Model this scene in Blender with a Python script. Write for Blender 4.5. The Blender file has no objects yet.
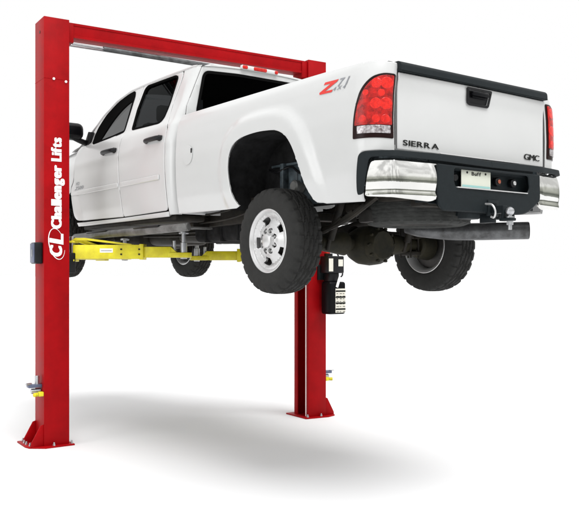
import bpy, bmesh, math, random
from mathutils import Vector, Matrix
random.seed(7)
S = bpy.context.scene
C = S.collection
PI = math.pi

# ------------------------------------------------------------------ materials
def mat(name, col, rough=.5, metal=0.0, coat=0.0, var=0.0, vscale=8.0, bump=0.0, bscale=60.0, spec=.5, col2=None, rvar=0.0):
    m = bpy.data.materials.new(name); m.use_nodes = True
    nt = m.node_tree; b = nt.nodes['Principled BSDF']
    b.inputs['Base Color'].default_value = (*col, 1); b.inputs['Roughness'].default_value = rough
    b.inputs['Metallic'].default_value = metal; b.inputs['Coat Weight'].default_value = coat
    b.inputs['Coat Roughness'].default_value = .16
    b.inputs['Specular IOR Level'].default_value = spec
    tc = nt.nodes.new('ShaderNodeTexCoord')
    if var > 0 or col2 or rvar > 0:
        n = nt.nodes.new('ShaderNodeTexNoise'); n.inputs['Scale'].default_value = vscale; n.inputs['Detail'].default_value = 6
        n.inputs['Roughness'].default_value = .65
        nt.links.new(tc.outputs['Object'], n.inputs['Vector'])
        if var > 0 or col2:
            r = nt.nodes.new('ShaderNodeValToRGB')
            r.color_ramp.elements[0].position = .32; r.color_ramp.elements[1].position = .68
            c2 = col2 if col2 else tuple(max(0, c*(1-var)) for c in col)
            r.color_ramp.elements[0].color = (*c2, 1); r.color_ramp.elements[1].color = (*col, 1)
            nt.links.new(n.outputs['Fac'], r.inputs['Fac']); nt.links.new(r.outputs['Color'], b.inputs['Base Color'])
        if rvar > 0:
            mr = nt.nodes.new('ShaderNodeMapRange'); mr.inputs['To Min'].default_value = max(0, rough-rvar); mr.inputs['To Max'].default_value = rough+rvar
            nt.links.new(n.outputs['Fac'], mr.inputs['Value']); nt.links.new(mr.outputs['Result'], b.inputs['Roughness'])
    if bump > 0:
        n2 = nt.nodes.new('ShaderNodeTexNoise'); n2.inputs['Scale'].default_value = bscale; n2.inputs['Detail'].default_value = 5
        nt.links.new(tc.outputs['Object'], n2.inputs['Vector'])
        bp = nt.nodes.new('ShaderNodeBump'); bp.inputs['Strength'].default_value = bump; bp.inputs['Distance'].default_value = .004
        nt.links.new(n2.outputs['Fac'], bp.inputs['Height']); nt.links.new(bp.outputs['Normal'], b.inputs['Normal'])
    return m

def glass_mat(name, tint, refl=.06):
    m = bpy.data.materials.new(name); m.use_nodes = True; nt = m.node_tree; nt.nodes.clear()
    out = nt.nodes.new('ShaderNodeOutputMaterial'); mix = nt.nodes.new('ShaderNodeMixShader')
    t = nt.nodes.new('ShaderNodeBsdfTransparent'); t.inputs['Color'].default_value = (*tint, 1)
    g = nt.nodes.new('ShaderNodeBsdfGlossy'); g.inputs['Roughness'].default_value = .02; g.inputs['Color'].default_value = (.9, .95, .95, 1)
    fr = nt.nodes.new('ShaderNodeFresnel'); fr.inputs['IOR'].default_value = 1.055
    nt.links.new(fr.outputs[0], mix.inputs[0]); nt.links.new(t.outputs[0], mix.inputs[1]); nt.links.new(g.outputs[0], mix.inputs[2])
    nt.links.new(mix.outputs[0], out.inputs['Surface'])
    return m

M = {}
M['paint'] = mat('white_paint', (.54, .545, .542), .34, coat=.6, var=.03, vscale=1.6, rvar=.05)
M['paint2'] = mat('white_trim', (.66, .66, .655), .3, coat=.5)
M['red'] = mat('red_powder_coat', (.36, .0015, .004), .48, col2=(.25, .001, .003), vscale=3.2, bump=.15, bscale=120, rvar=.1, spec=.10)
M['yellow'] = mat('yellow_enamel', (.72, .65, .012), .42, col2=(.55, .46, .010), vscale=11, bump=.15, bscale=60)
M['rubber'] = mat('tyre_rubber', (.024, .024, .023), .8, var=.35, vscale=14, bump=.35, bscale=90, spec=.25, rvar=.1)
M['rubber_old'] = mat('dusty_tyre_rubber', (.050, .052, .050), .85, var=.5, vscale=9, bump=.3, bscale=80, spec=.15)
M['alloy'] = mat('polished_alloy', (.60, .60, .60), .32, metal=.6, var=.10, vscale=10, rvar=.05)
M['alloy_dark'] = mat('brake_steel', (.05, .048, .045), .5, metal=.5, var=.4, vscale=14)
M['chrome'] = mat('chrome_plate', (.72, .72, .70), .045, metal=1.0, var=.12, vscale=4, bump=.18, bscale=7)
M['step_metal'] = mat('dull_step_metal', (.20, .20, .195), .5, metal=.5, col2=(.07, .07, .065), vscale=6)
M['steel'] = mat('zinc_steel', (.55, .56, .58), .32, metal=.9, var=.25, vscale=20)
M['steel_dull'] = mat('weathered_steel', (.15, .155, .16), .40, metal=.5, col2=(.045, .045, .045), vscale=9, bump=.3, bscale=40)
M['pad'] = mat('dark_textured_plastic', (.008, .012, .014), .55, var=.2, vscale=20, bump=.3, bscale=300, spec=.18)
M['black'] = mat('black_plastic', (.005, .005, .006), .4, spec=.25)
M['blackgloss'] = mat('black_gloss', (.004, .004, .005), .35, spec=.10)
M['frame'] = mat('sooty_chassis_metal', (.008, .008, .007), .6, col2=(.026, .022, .017), vscale=7, bump=.5, bscale=25, spec=.2)
M['frame_blue'] = mat('grey_blue_bed_underside', (.085, .11, .125), .5, col2=(.02, .026, .03), vscale=11, bump=.4, bscale=25, spec=.3)
M['liner'] = mat('wheel_well_black', (.020, .020, .021), .85, col2=(.006, .006, .006), vscale=9, bump=.6, bscale=18, spec=.12)
M['axle'] = mat('rusty_axle_iron', (.009, .009, .006), .65, col2=(.024, .021, .011), vscale=9, bump=.8, bscale=22, spec=.2)
M['glass'] = glass_mat('tinted_glass', (.38, .38, .38))
M['glass_black'] = glass_mat('deep_tint_rear_glass', (.02, .022, .024))
M['glass_dark'] = glass_mat('privacy_glass', (.07, .073, .077))
M['interior'] = mat('dark_cabin_fabric', (.012, .012, .013), .9)
M['lens'] = mat('red_lamp_lens', (.55, .008, .005), .18, coat=.2, col2=(.12, .001, .001), vscale=26, spec=.3, bump=.5, bscale=160)
M['lens_hot'] = mat('bright_red_reflector', (.80, .018, .009), .18, coat=.2, col2=(.42, .006, .004), vscale=38, spec=.3, bump=.6, bscale=160)
M['lens_dark'] = mat('dark_red_lens_edge', (.010, .001, .001), .3, spec=.2)
M['lens_clear'] = mat('clear_reverse_lens', (.66, .64, .66), .2, metal=.3, col2=(.10, .07, .07), vscale=40)
M['plate'] = mat('pale_licence_plate', (.62, .64, .55), .4, var=.06, vscale=10)
M['teal'] = mat('teal_print', (.28, .50, .48), .4)
M['ink'] = mat('dark_print', (.008, .009, .008), .5, spec=.2)
M['grey'] = mat('grey_decal', (.26, .27, .29), .35, metal=.3)
M['decal_red'] = mat('red_decal', (.62, .02, .012), .35)
M['white'] = mat('white_vinyl', (.86, .86, .85), .45)
M['label'] = mat('cream_label', (.72, .70, .62), .5, var=.1, vscale=30)
M['amber'] = mat('amber_lamp', (.30, .07, .03), .3)
M['seal'] = mat('rubber_seal_black', (.006, .006, .006), .9, spec=0)
M['bluegrey'] = mat('blue_grey_cover', (.10, .12, .19), .35, metal=.3)
M['floor'] = mat('white_studio_floor', (.725, .725, .73), .9, spec=.0)

# ------------------------------------------------------------------ mesh helpers
def finish(bm, name, m, parent=None, loc=None, rot=None, smooth=True, ang=34):
    bmesh.ops.remove_doubles(bm, verts=bm.verts, dist=1e-6)
    for f in bm.faces: f.smooth = smooth
    if smooth:
        for e in bm.edges:
            if len(e.link_faces) == 2:
                if e.calc_face_angle(0) > math.radians(ang): e.smooth = False
    me = bpy.data.meshes.new(name); bm.to_mesh(me); bm.free()
    ms = m if isinstance(m, (list, tuple)) else [m]
    for k in ms: me.materials.append(M[k])
    o = bpy.data.objects.new(name, me); C.objects.link(o)
    if parent: o.parent = parent
    if loc: o.location = loc
    if rot: o.rotation_euler = rot
    return o

def B(): return bmesh.new()

def box(bm, x0, x1, y0, y1, z0, z1, bev=.0, mi=0, mtx=None, seg=2):
    t = bmesh.new()
    bmesh.ops.create_cube(t, size=1)
    for v in t.verts:
        v.co = Vector(((x0+x1)/2+v.co.x*(x1-x0), (y0+y1)/2+v.co.y*(y1-y0), (z0+z1)/2+v.co.z*(z1-z0)))
    if bev > 0: bmesh.ops.bevel(t, geom=list(t.edges), offset=bev, segments=seg, affect='EDGES', profile=.5)
    merge(bm, t, mi, mtx)

def merge(bm, t, mi=0, mtx=None):
    if mtx is not None: bmesh.ops.transform(t, matrix=mtx, verts=t.verts)
    bmesh.ops.recalc_face_normals(t, faces=t.faces)
    mp = {v: bm.verts.new(v.co) for v in t.verts}
    for f in t.faces:
        try: nf = bm.faces.new([mp[v] for v in f.verts]); nf.material_index = mi
        except ValueError: pass
    t.free()

def prism(bm, pts, axis, a, b, bev=0, mi=0, mtx=None):
    """pts 2-D polygon, extruded along axis (0,1,2) from a to b"""
    t = bmesh.new(); A = []; Bv = []
    for p in pts:
        for lst, w in ((A, a), (Bv, b)):
            q = [p[0], p[1]]; q.insert(axis, w); lst.append(t.verts.new(q))
    n = len(pts)
    t.faces.new(A); t.faces.new(Bv[::-1])
    for i in range(n): t.faces.new([A[i], Bv[i], Bv[(i+1) % n], A[(i+1) % n]])
    bmesh.ops.recalc_face_normals(t, faces=t.faces)
    if bev > 0: bmesh.ops.bevel(t, geom=list(t.edges), offset=bev, segments=2, affect='EDGES', profile=.5)
    merge(bm, t, mi, mtx)

def lathe(bm, prof, n=48, mtx=None, mi=0, closed=False):
    """prof: list of (r, y): revolve about the Y axis"""
    t = bmesh.new(); rings = []
    for r, y in prof:
        if r < 1e-6: rings.append([t.verts.new((0, y, 0))])
        else: rings.append([t.verts.new((r*math.cos(2*PI*k/n), y, r*math.sin(2*PI*k/n))) for k in range(n)])
    L = list(zip(rings, rings[1:]))
    if closed: L.append((rings[-1], rings[0]))
    for a, b in L:
        for k in range(n):
            k2 = (k+1) % n
            q = [a[k % len(a)], a[k2 % len(a)], b[k2 % len(b)], b[k % len(b)]]
            u = []
            for v in q:
                if v not in u: u.append(v)
            if len(u) > 2: t.faces.new(u)
    merge(bm, t, mi, mtx)

def align(p, q):
    """matrix taking Y axis segment 0..|pq| onto p->q"""
    d = Vector(q)-Vector(p)
    return Matrix.Translation(Vector(p)) @ d.to_track_quat('Y', 'Z').to_matrix().to_4x4(), d.length

def cyl(bm, p, q, r, r2=None, n=24, mi=0, bev=.0):
    m, L = align(p, q); r2 = r if r2 is None else r2
    pr = [(0, 0), (r-bev, 0)] + ([(r, bev)] if bev else []) + ([(r2, L-bev)] if bev else [(r2, L)]) + ([(r2-bev, L)] if bev else []) + [(0, L)]
    lathe(bm, pr, n, m, mi)

def catmull(pts, n=6, closed=False):
    P = [Vector(p) for p in pts]; out = []
    N = len(P); rng = N if closed else N-1
    for i in range(rng):
        p0 = P[(i-1) % N] if (closed or i > 0) else P[0]*2-P[1]
        p1 = P[i]; p2 = P[(i+1) % N]
        p3 = P[(i+2) % N] if (closed or i+2 < N) else P[-1]*2-P[-2]
        for k in range(n):
            t = k/n
            out.append(.5*((2*p1)+(p2-p0)*t+(2*p0-5*p1+4*p2-p3)*t*t+(3*p1-p0-3*p2+p3)*t**3))
    if not closed: out.append(P[-1])
    return out

def tube(bm, pts, r, n=12, mi=0, smooth=5):
    P = catmull(pts, smooth) if smooth > 1 else [Vector(p) for p in pts]
    t = bmesh.new(); rings = []; up = None
    for i, p in enumerate(P):
        d = (P[min(i+1, len(P)-1)]-P[max(i-1, 0)]).normalized()
        if up is None: up = d.orthogonal().normalized()
        up = (up-d*up.dot(d)).normalized(); s = d.cross(up)
        rr = r(i/(len(P)-1)) if callable(r) else r
        rings.append([t.verts.new(p+(up*math.cos(2*PI*k/n)+s*math.sin(2*PI*k/n))*rr) for k in range(n)])
    for a, b in zip(rings, rings[1:]):
        for k in range(n): t.faces.new([a[k], a[(k+1) % n], b[(k+1) % n], b[k]])
    t.faces.new(rings[0]); t.faces.new(rings[-1])
    merge(bm, t, mi)

def fillet(pts, r, n=5):
    """round the corners of a closed 2-D polygon; r number or list"""
    out = []; N = len(pts)
    for i in range(N):
        p = Vector(pts[i]); a = Vector(pts[i-1]); b = Vector(pts[(i+1) % N])
        rr = r[i] if isinstance(r, (list, tuple)) else r
        da = (a-p); db = (b-p)
        if rr <= 0 or da.length < 1e-6 or db.length < 1e-6: out.append(tuple(p)); continue
        rr = min(rr, da.length*.48, db.length*.48)
        s = p+da.normalized()*rr; e = p+db.normalized()*rr
        for k in range(n+1):
            t = k/n; q = s*(1-t)**2+p*2*t*(1-t)+e*t*t
            out.append(tuple(q))
    return out

def area2(P): return sum(P[i-1][0]*P[i][1]-P[i][0]*P[i-1][1] for i in range(len(P)))
def offs(poly, d):
    """move a polygon's outline outwards by d"""
    out = []; N = len(poly); sg = 1 if area2(poly) > 0 else -1
    for i in range(N):
        p = Vector(poly[i]); a = p-Vector(poly[i-1]); b = Vector(poly[(i+1) % N])-p
        a = a.normalized() if a.length > 1e-9 else b.normalized()
        b = b.normalized() if b.length > 1e-9 else a
        n = Vector((a.y+b.y, -a.x-b.x))
        n = n.normalized() if n.length > 1e-6 else Vector((a.y, -a.x))
        k = max(.5, n.dot(Vector((a.y, -a.x))))
        out.append(tuple(p+n*(sg*d/k)))
    return out
def clean(P, d=.0015):
    out = []
    for p in P:
        if not out or math.hypot(p[0]-out[-1][0], p[1]-out[-1][1]) > d: out.append(p)
    while len(out) > 3 and math.hypot(out[0][0]-out[-1][0], out[0][1]-out[-1][1]) < d: out.pop()
    return out
def panel_bm(outline, holes, mapf, hint, cell=.05, thick=.012, chamf=.004, grid=False):
    t = bmesh.new(); edges = []
    for li, loop in enumerate([outline]+list(holes)):
        loop = clean(loop)
        vs = [t.verts.new((p[0], p[1], 0)) for p in loop]
        if chamf > 0:
            inn = [t.verts.new((p[0], p[1], 0)) for p in offs(loop, -chamf if li == 0 else chamf)]
            for i in range(len(vs)):
                j = (i+1) % len(vs); t.faces.new([vs[i], vs[j], inn[j], inn[i]]).material_index = 1
            vs = inn
        for i in range(len(vs)):
            a, b = vs[i], vs[(i+1) % len(vs)]
            edges.append(t.edges.get((a, b)) or t.edges.new((a, b)))
    before = set(t.edges)
    bmesh.ops.triangle_fill(t, use_beauty=True, use_dissolve=False, edges=edges)
    for e in t.edges:
        if e not in before: e.seam = True
    xs = [p[0] for p in outline]; ys = [p[1] for p in outline]
    for ax, lo, hi in ((0, min(xs), max(xs)), (1, min(ys), max(ys))):
        n = int((hi-lo)/cell)
        for k in range(1, n+1):
            c = lo+(hi-lo)*k/(n+1)
            co = [0, 0, 0]; no = [0, 0, 0]; co[ax] = c; no[ax] = 1
            bmesh.ops.bisect_plane(t, geom=list(t.verts)+list(t.edges)+list(t.faces), plane_co=co, plane_no=no, dist=1e-5)
    if grid and chamf > 0:      # keep only the grid lines, so that the shading is even
        bmesh.ops.dissolve_edges(t, edges=[e for e in t.edges if e.seam and not any(f.material_index == 1 for v in e.verts for f in v.link_faces)], use_verts=True, use_face_split=False)
        bmesh.ops.triangulate(t, faces=[f for f in t.faces if len(f.verts) > 4], quad_method='BEAUTY', ngon_method='EAR_CLIP')
    else:
        bmesh.ops.join_triangles(t, faces=[f for f in t.faces if len(f.verts) == 3], angle_face_threshold=.2, angle_shape_threshold=1.0)
    for e in t.edges: e.seam = False
    for f in t.faces: f.material_index = 0
    for v in t.verts: v.co = Vector(mapf(v.co.x, v.co.y))
    bmesh.ops.recalc_face_normals(t, faces=t.faces); t.normal_update()
    h = Vector(hint); sm = sum(f.normal.dot(h)*f.calc_area() for f in t.faces)
    if sm < 0: bmesh.ops.reverse_faces(t, faces=t.faces)
    t.normal_update()
    if chamf > 0:
        mv = [(v, v.normal.copy()) for v in t.verts if v.is_boundary]
        for v, nn in mv: v.co -= nn*chamf*.7
        t.normal_update()
    if thick > 0:
        nrm = {v: v.normal.copy() for v in t.verts}
        be = [e for e in t.edges if e.is_boundary]; fs = list(t.faces)
        cp = {v: t.verts.new(v.co-nrm[v]*thick) for v in list(nrm)}
        for f in fs: t.faces.new([cp[v] for v in reversed(f.verts)])
        for e in be:
            f = e.link_faces[0]; vs = list(f.verts); i = vs.index(e.verts[0])
            a, b = (e.verts[0], e.verts[1]) if vs[(i+1) % len(vs)] == e.verts[1] else (e.verts[1], e.verts[0])
            t.faces.new([b, a, cp[a], cp[b]])
    return t

def addto(bm, t, mi=0):
    mp = {v: bm.verts.new(v.co) for v in t.verts}
    for f in t.faces: 
        nf = bm.faces.new([mp[v] for v in f.verts]); nf.material_index = mi
    t.free()

def mirrored(t):
    c = t.copy()
    for v in c.verts: v.co.y = -v.co.y
    bmesh.ops.reverse_faces(c, faces=c.faces)
    return c

def text_bm(s, size, bold=0, shear=0, depth=0, spacing=1.0):
    cu = bpy.data.curves.new('t', 'FONT'); cu.body = s; cu.size = size; cu.offset = bold; cu.shear = shear
    cu.space_character = spacing; cu.resolution_u = 4
    if depth: cu.extrude = depth
    o = bpy.data.objects.new('t', cu); C.objects.link(o)
    bpy.context.view_layer.update()
    dg = bpy.context.evaluated_depsgraph_get()
    me = bpy.data.meshes.new_from_object(o.evaluated_get(dg))
    t = bmesh.new(); t.from_mesh(me)
    bpy.data.objects.remove(o); bpy.data.curves.remove(cu); bpy.data.meshes.remove(me)
    return t

def text_on(bm, s, size, f, bold=0, shear=0, spacing=1.0, mi=0, width=None, gap=.07, heavy=0):
    """flat lettering mapped by f(tx,ty)->(x,y,z), glyph by glyph; width rescales to a set length; heavy thickens the strokes sideways"""
    x = 0; G = []
    for ch in s:
        if ch == ' ': x += size*.32; continue
        t = text_bm(ch, size, bold, shear)
        x0 = min(v.co.x for v in t.verts); x1 = max(v.co.x for v in t.verts)
        G.append((t, x-x0)); x += x1-x0+size*gap*spacing
    tot = x-size*gap*spacing; k = width/tot if width else 1
    for i, (t, dx) in enumerate(G):
        shifts = (0, heavy, -heavy) if heavy else (0,)
        for j, sh in enumerate(shifts):
            c = t.copy()
            for v in c.verts:
                q = Vector(f((v.co.x+dx)*k+sh, v.co.y)); q2 = Vector(f((v.co.x+dx)*k+sh, v.co.y+.001)); q3 = Vector(f((v.co.x+dx)*k+sh+.001, v.co.y))
                n = (q3-q).cross(q2-q).normalized()
                v.co = q+n*(.0003*j+.0009*(i % 2))
            addto(bm, c, mi)
        t.free()

def empty(name, loc, rz, label, cat):
    o = bpy.data.objects.new(name, None); C.objects.link(o); o.location = loc; o.rotation_euler = (0, 0, rz)
    o.empty_display_size = .2; o['label'] = label; o['category'] = cat
    return o

def copy_tree(o, parent):
    c = o.copy(); C.objects.link(c); c.parent = parent
    for ch in list(o.children):
        copy_tree(ch, c)
    return c

def lerp_tab(tab, z):
    if z <= tab[0][0]: return tab[0][1]
    for (a, ya), (b, yb) in zip(tab, tab[1:]):
        if z <= b:
            t = (z-a)/(b-a); t = t*t*(3-2*t)*.35+t*.65
            return ya+(yb-ya)*t
    return tab[-1][1]
def sstep(a, b, x):
    t = max(0, min(1, (x-a)/(b-a))); return t*t*(3-2*t)

# ================================================================== FLOOR
bm = B()
vs = [bm.verts.new(p) for p in ((-300, -60, 0), (300, -60, 0), (300, 600, 0), (-300, 600, 0))]
bm.faces.new(vs)
fl = finish(bm, 'floor', 'floor'); fl['kind'] = 'structure'

# ================================================================== PICKUP TRUCK  (x forward, y left, z up)
CAMZ = 1.69
YAW = math.radians(90+36.98)
truck = empty('pickup_truck', (.5964, 6.8565, CAMZ-.0834), YAW,
              'white four-door pickup truck raised on the yellow arms of the red lift', 'pickup truck')

BASE = [(.50, .935), (.60, .962), (.75, .985), (.92, .997), (1.10, 1.0), (1.25, .993), (1.36, .980), (1.42, .966), (1.46, .947), (1.485, .925), (1.50, .895)]
def base_y(z): return lerp_tab(BASE, z)
ARCH = [(-.69, .572), (-.61, .58), (-.563, .62), (-.52, .72), (-.47, .84), (-.415, .96), (-.33, 1.07), (-.22, 1.128), (-.08, 1.148), (.08, 1.152), (.25, 1.138), (.36, 1.10),
        (.42, 1.03), (.442, .93), (.436, .82), (.415, .73), (.385, .655), (.345, .602)]
ARCHC = [(p.x, p.y) for p in catmull([(a, b, 0) for a, b in ARCH], 4)]
FARCH = [(3.54, .60), (3.57, .62), (3.60, .72), (3.64, .84), (3.70, .95), (3.79, 1.04), (3.92, 1.10), (4.10, 1.12), (4.28, 1.10), (4.42, 1.03), (4.52, .93), (4.58, .80), (4.62, .66), (4.66, .60)]
FARCHC = [(p.x, p.y) for p in catmull([(a, b, 0) for a, b in FARCH], 4)]
def dist_poly(P, x, z):
    best = 9
    for (ax, az), (bx, bz) in zip(P, P[1:]):
        dx, dz = bx-ax, bz-az; L = dx*dx+dz*dz
        t = max(0, min(1, ((x-ax)*dx+(z-az)*dz)/L)) if L else 0
        best = min(best, math.hypot(x-ax-t*dx, z-az-t*dz))
    return best
ARCH_T = [p for p in ARCHC if p[1] > .62]
FARCH_T = [p for p in FARCHC if p[1] > .62]
def flare(x, z):
    d = min(dist_poly(ARCH_T, x, z), dist_poly(FARCH_T, x, z) if x > 3 else 9)
    return .034*(1-sstep(.105, .185, d))*(.25+.75*sstep(.57, .72, z))
RC = .205
def side_map(u, z, off=0.0):
    y = base_y(z)
    if u < -1.0:
        t = min(1, (-1.0-u)/.30)*PI/2
        x = -1.0-RC*math.sin(t)**.8; ins = RC*(1-math.cos(t)**.8)
        nx, ny = -math.sin(t), math.cos(t)
        return (x+nx*off, y-ins+ny*off, z)
    return (u, y+flare(u, z)+off, z)

# --- cargo bed sides (left, right) ---------------------------------
def both(name, t, m, parent, **k):
    r = mirrored(t)
    a = B(); addto(a, t); o1 = finish(a, name, m, parent, **k)
    b = B(); addto(b, r); o2 = finish(b, name, m, parent, **k)
    return o1, o2

bed = B()
bed_out = [(1.335, .612), (.40, .602)] + list(reversed(ARCHC[1:-1])) + [(-.70, .566), (-1.055, .555), (-1.058, .86), (-1.075, .875), (-1.298, .882), (-1.298, 1.462), (-1.0, 1.472), (-.6, 1.488), (.0, 1.493), (1.335, 1.496)]
t = panel_bm(bed_out, [], side_map, (0, 1, 0), cell=.026, thick=.02, chamf=.007, grid=True)
tr = mirrored(t)
addto(bed, t); addto(bed, tr)
# rail caps, inner walls, floor, headboard
for s in (1, -1):
    t2 = bmesh.new(); rows = []
    N = 40
    for i in range(N+1):
        x = -1.185+(1.335+1.185)*i/N
        zt = 1.490 if x > 0 else 1.490-.022*(min(1, -x/1.2))
        zp = lerp_tab([(-1.3, 1.462), (-1.0, 1.472), (-.6, 1.488), (0, 1.493), (1.335, 1.496)], x)-.002; zt = zp+.001
        yo = base_y(zp)-.004
        if x < -1.0:
            tq = math.asin(min(1, ((-1.0-x)/RC)**1.25)); yo -= RC*(1-math.cos(tq)**.8)
        rows.append([t2.verts.new((x, s*yy, zz)) for yy, zz in ((yo, zt-.004), (yo-.015, zt+.004), (min(.800, yo-.02), zt+.004), (.775, zt-.006), (.765, zt-.03), (.765, 1.19 if -.78 < x < .66 else .93))])
    for a, b in zip(rows, rows[1:]):
        for k in range(5): t2.faces.new([a[k], a[k+1], b[k+1], b[k]])
    bmesh.ops.recalc_face_normals(t2, faces=t2.faces)
    if sum(f.normal.z for f in t2.faces) < 0: bmesh.ops.reverse_faces(t2, faces=t2.faces)
    addto(bed, t2)
box(bed, -1.18, -.70, -.775, .775, .905, .93); box(bed, .56, 1.32, -.775, .775, .905, .93); box(bed, -.70, .56, -.595, .595, .905, .93)
box(bed, 1.30, 1.335, -.90, .90, .93, 1.455, .006)
for k in range(11): box(bed, -1.15, 1.29, -.60+k*.115, -.56+k*.115, .93, .938, .003)
bedo = finish(bed, 'cargo_bed', 'paint', truck)
bm = B()  # bed underside ribs and inner wheel housing
for k in range(9):
    hw = .58 if -.76 < -1.06+k*.29 < .62 else .80
    box(bm, -1.10+k*.29, -1.03+k*.29, -hw, hw, .83, .903, .006)
for s in (1, -1):
    box(bm, -1.10, -.76, s*.82-.02, s*.82+.02, .68, .90, .005); box(bm, .64, 1.30, s*.82-.02, s*.82+.02, .68, .90, .005)
finish(bm, 'bed_underside', 'frame_blue', truck)
def well(cx, zc, rx, rz, y0, y1, s):
    t = bmesh.new(); N = 28; rows = []
    for i in range(N+1):
        a = PI*i/N; c, sn = math.cos(a), math.sin(a)
        x = cx+rx*math.copysign(abs(c)**.55, c); z = zc+rz*abs(sn)**.55
        rows.append([t.verts.new((x, s*y0, z)), t.verts.new((x, s*(y1+.045*sstep(.66, .85, z)), z))])
    for a, b in zip(rows, rows[1:]): t.faces.new([a[0], a[1], b[1], b[0]])
    inner = [r[0] for r in rows]; t.faces.new(inner)
    return t
for cx in (-.07, 4.15):
    for s in (1, -1):
        bm = B(); t = well(cx, .60, .53 if cx > 1 else .60, .572, .62 if cx > 1 else .60, .945, s)
        addto(bm, t)
        finish(bm, 'wheel_well', 'liner', truck)

# --- doors, cab -----------------------------------------------------
def cab_y(z):
    lo = base_y(min(z, 1.40))
    if z <= 1.40: return lo
    k = .42
    up = .935-k*(z-1.475)
    if z < 1.49:
        t = sstep(1.38, 1.49, z); return lo*(1-t)+up*t
    return up
def cab_map(x, z, off=0):
    y = cab_y(z)+off
    if x > 3: y += flare(x, z)
    # character crease on the doors
    y += .006*math.exp(-((z-1.28)/.05)**2)
    if x < 1.50:
        t = min(1, (1.50-x)/.10); y -= (.085-.043*sstep(1.45, 1.60, z))*(1-math.sqrt(max(0, 1-t*t*.98)))
    if z > 1.49:
        y -= .02*sstep(2.3, 3.4, x)
    return (x, y, z)

RW = fillet([(1.690, 1.520), (1.745, 1.483), (2.325, 1.500), (2.388, 1.72), (2.400, 1.935), (2.36, 1.957), (1.79, 1.950), (1.725, 1.92), (1.680, 1.64)], [.03, .03, .03, .02, .03, .03, .05, .04, .06])
FW = fillet([(2.505, 1.505), (3.21, 1.468), (3.31, 1.55), (3.30, 1.66), (3.215, 1.785), (3.02, 1.893), (2.80, 1.942), (2.655, 1.955), (2.60, 1.90)], [.03, .04, .04, .04, .05, .06, .06, .04, .05])
rear_door = fillet([(1.515, .655), (2.418, .645), (2.462, .95), (2.495, 1.30), (2.480, 1.48), (2.455, 1.70), (2.47, 1.985), (1.665, 1.975), (1.64, 1.90), (1.625, 1.65), (1.60, 1.52), (1.535, 1.40), (1.545, 1.10)], [.05, .02, .1, .1, .05, .1, .02, .06, .1, .1, .08, .1, .1], 4)
front_door = fillet([(2.426, .645), (3.53, .662), (3.575, .78), (3.60, .95), (3.60, 1.38), (3.55, 1.47), (3.46, 1.52), (3.40, 1.66), (3.27, 1.81), (3.04, 1.925), (2.78, 1.98), (2.478, 1.985), (2.463, 1.70), (2.488, 1.48), (2.503, 1.30), (2.470, .95)], [.02, .06, .1, .1, .08, .05, .05, .08, .08, .1, .06, .02, .1, .05, .1, .1], 4)
for dname, outl, win, gm, hx, moul in (('rear_door', rear_door, RW, 'glass_dark', (1.60, 1.90), (1.63, 2.43)), ('front_door', front_door, FW, 'glass', (2.55, 2.85), (2.48, 3.58))):
    for s in (1, -1):
        t = panel_bm(outl, [win], cab_map, (0, 1, 0), cell=.035, thick=.03, chamf=.006, grid=True)
        if s < 0: t = mirrored(t)
        bm = B(); addto(bm, t); d = finish(bm, 'door', 'paint', truck)
        # glass, set back in the frame
        t = panel_bm(offs(win, .006), [], lambda x, z: cab_map(x, z, -.016), (0, 1, 0), cell=.3, thick=0, chamf=0)
        if s < 0: t = mirrored(t)
        bm = B(); addto(bm, t); finish(bm, 'window', gm, d)
        # rubber seal: thicker (rain visor) on the upper front edge
        bm = B()
        if dname == 'front_door':
            io = fillet([(2.520, 1.518), (3.09, 1.482), (3.05, 1.57), (2.955, 1.69), (2.83, 1.782), (2.70, 1.832), (2.612, 1.850)], [.02, .02, .06, .08, .08, .05, .02])
        else: io = offs(win, -.008)
        t = panel_bm(offs(win, .010), [io], lambda x, z: cab_map(x, z, .004), (0, 1, 0), cell=.3, thick=.016, chamf=.0)
        if s < 0: t = mirrored(t)
        addto(bm, t); finish(bm, 'window_seal', 'seal', d)
        # handle
        bm = B(); hz = 1.318
        for pts_, r_ in (([(hx[0], cab_y(hz)+.004), (hx[0]+.05, cab_y(hz)+.040), (hx[1]-.06, cab_y(hz)+.040), (hx[1], cab_y(hz)+.006)], .022),):
            tube(bm, [(a, b, hz) for a, b in pts_], r_, 12)
        cyl(bm, (hx[0]+.03, cab_y(hz)-.02, hz), (hx[0]+.03, cab_y(hz)+.03, hz), .028, n=20, bev=.006)
        t = bm if s > 0 else mirrored(bm)
        finish(t, 'handle', 'black', d)
        # body side moulding
        mz = .962
        t = panel_bm(fillet([(moul[0], mz-.024), (moul[1], mz-.024), (moul[1], mz+.026), (moul[0], mz+.026)], .012), [], lambda x, z: cab_map(x, z, .009+.004*math.cos((z-mz)/.02)), (0, 1, 0), cell=.06, thick=.012, chamf=.007)
        if s < 0: t = mirrored(t)
        bm = B(); addto(bm, t); finish(bm, 'side_moulding', 'paint', d)

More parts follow.
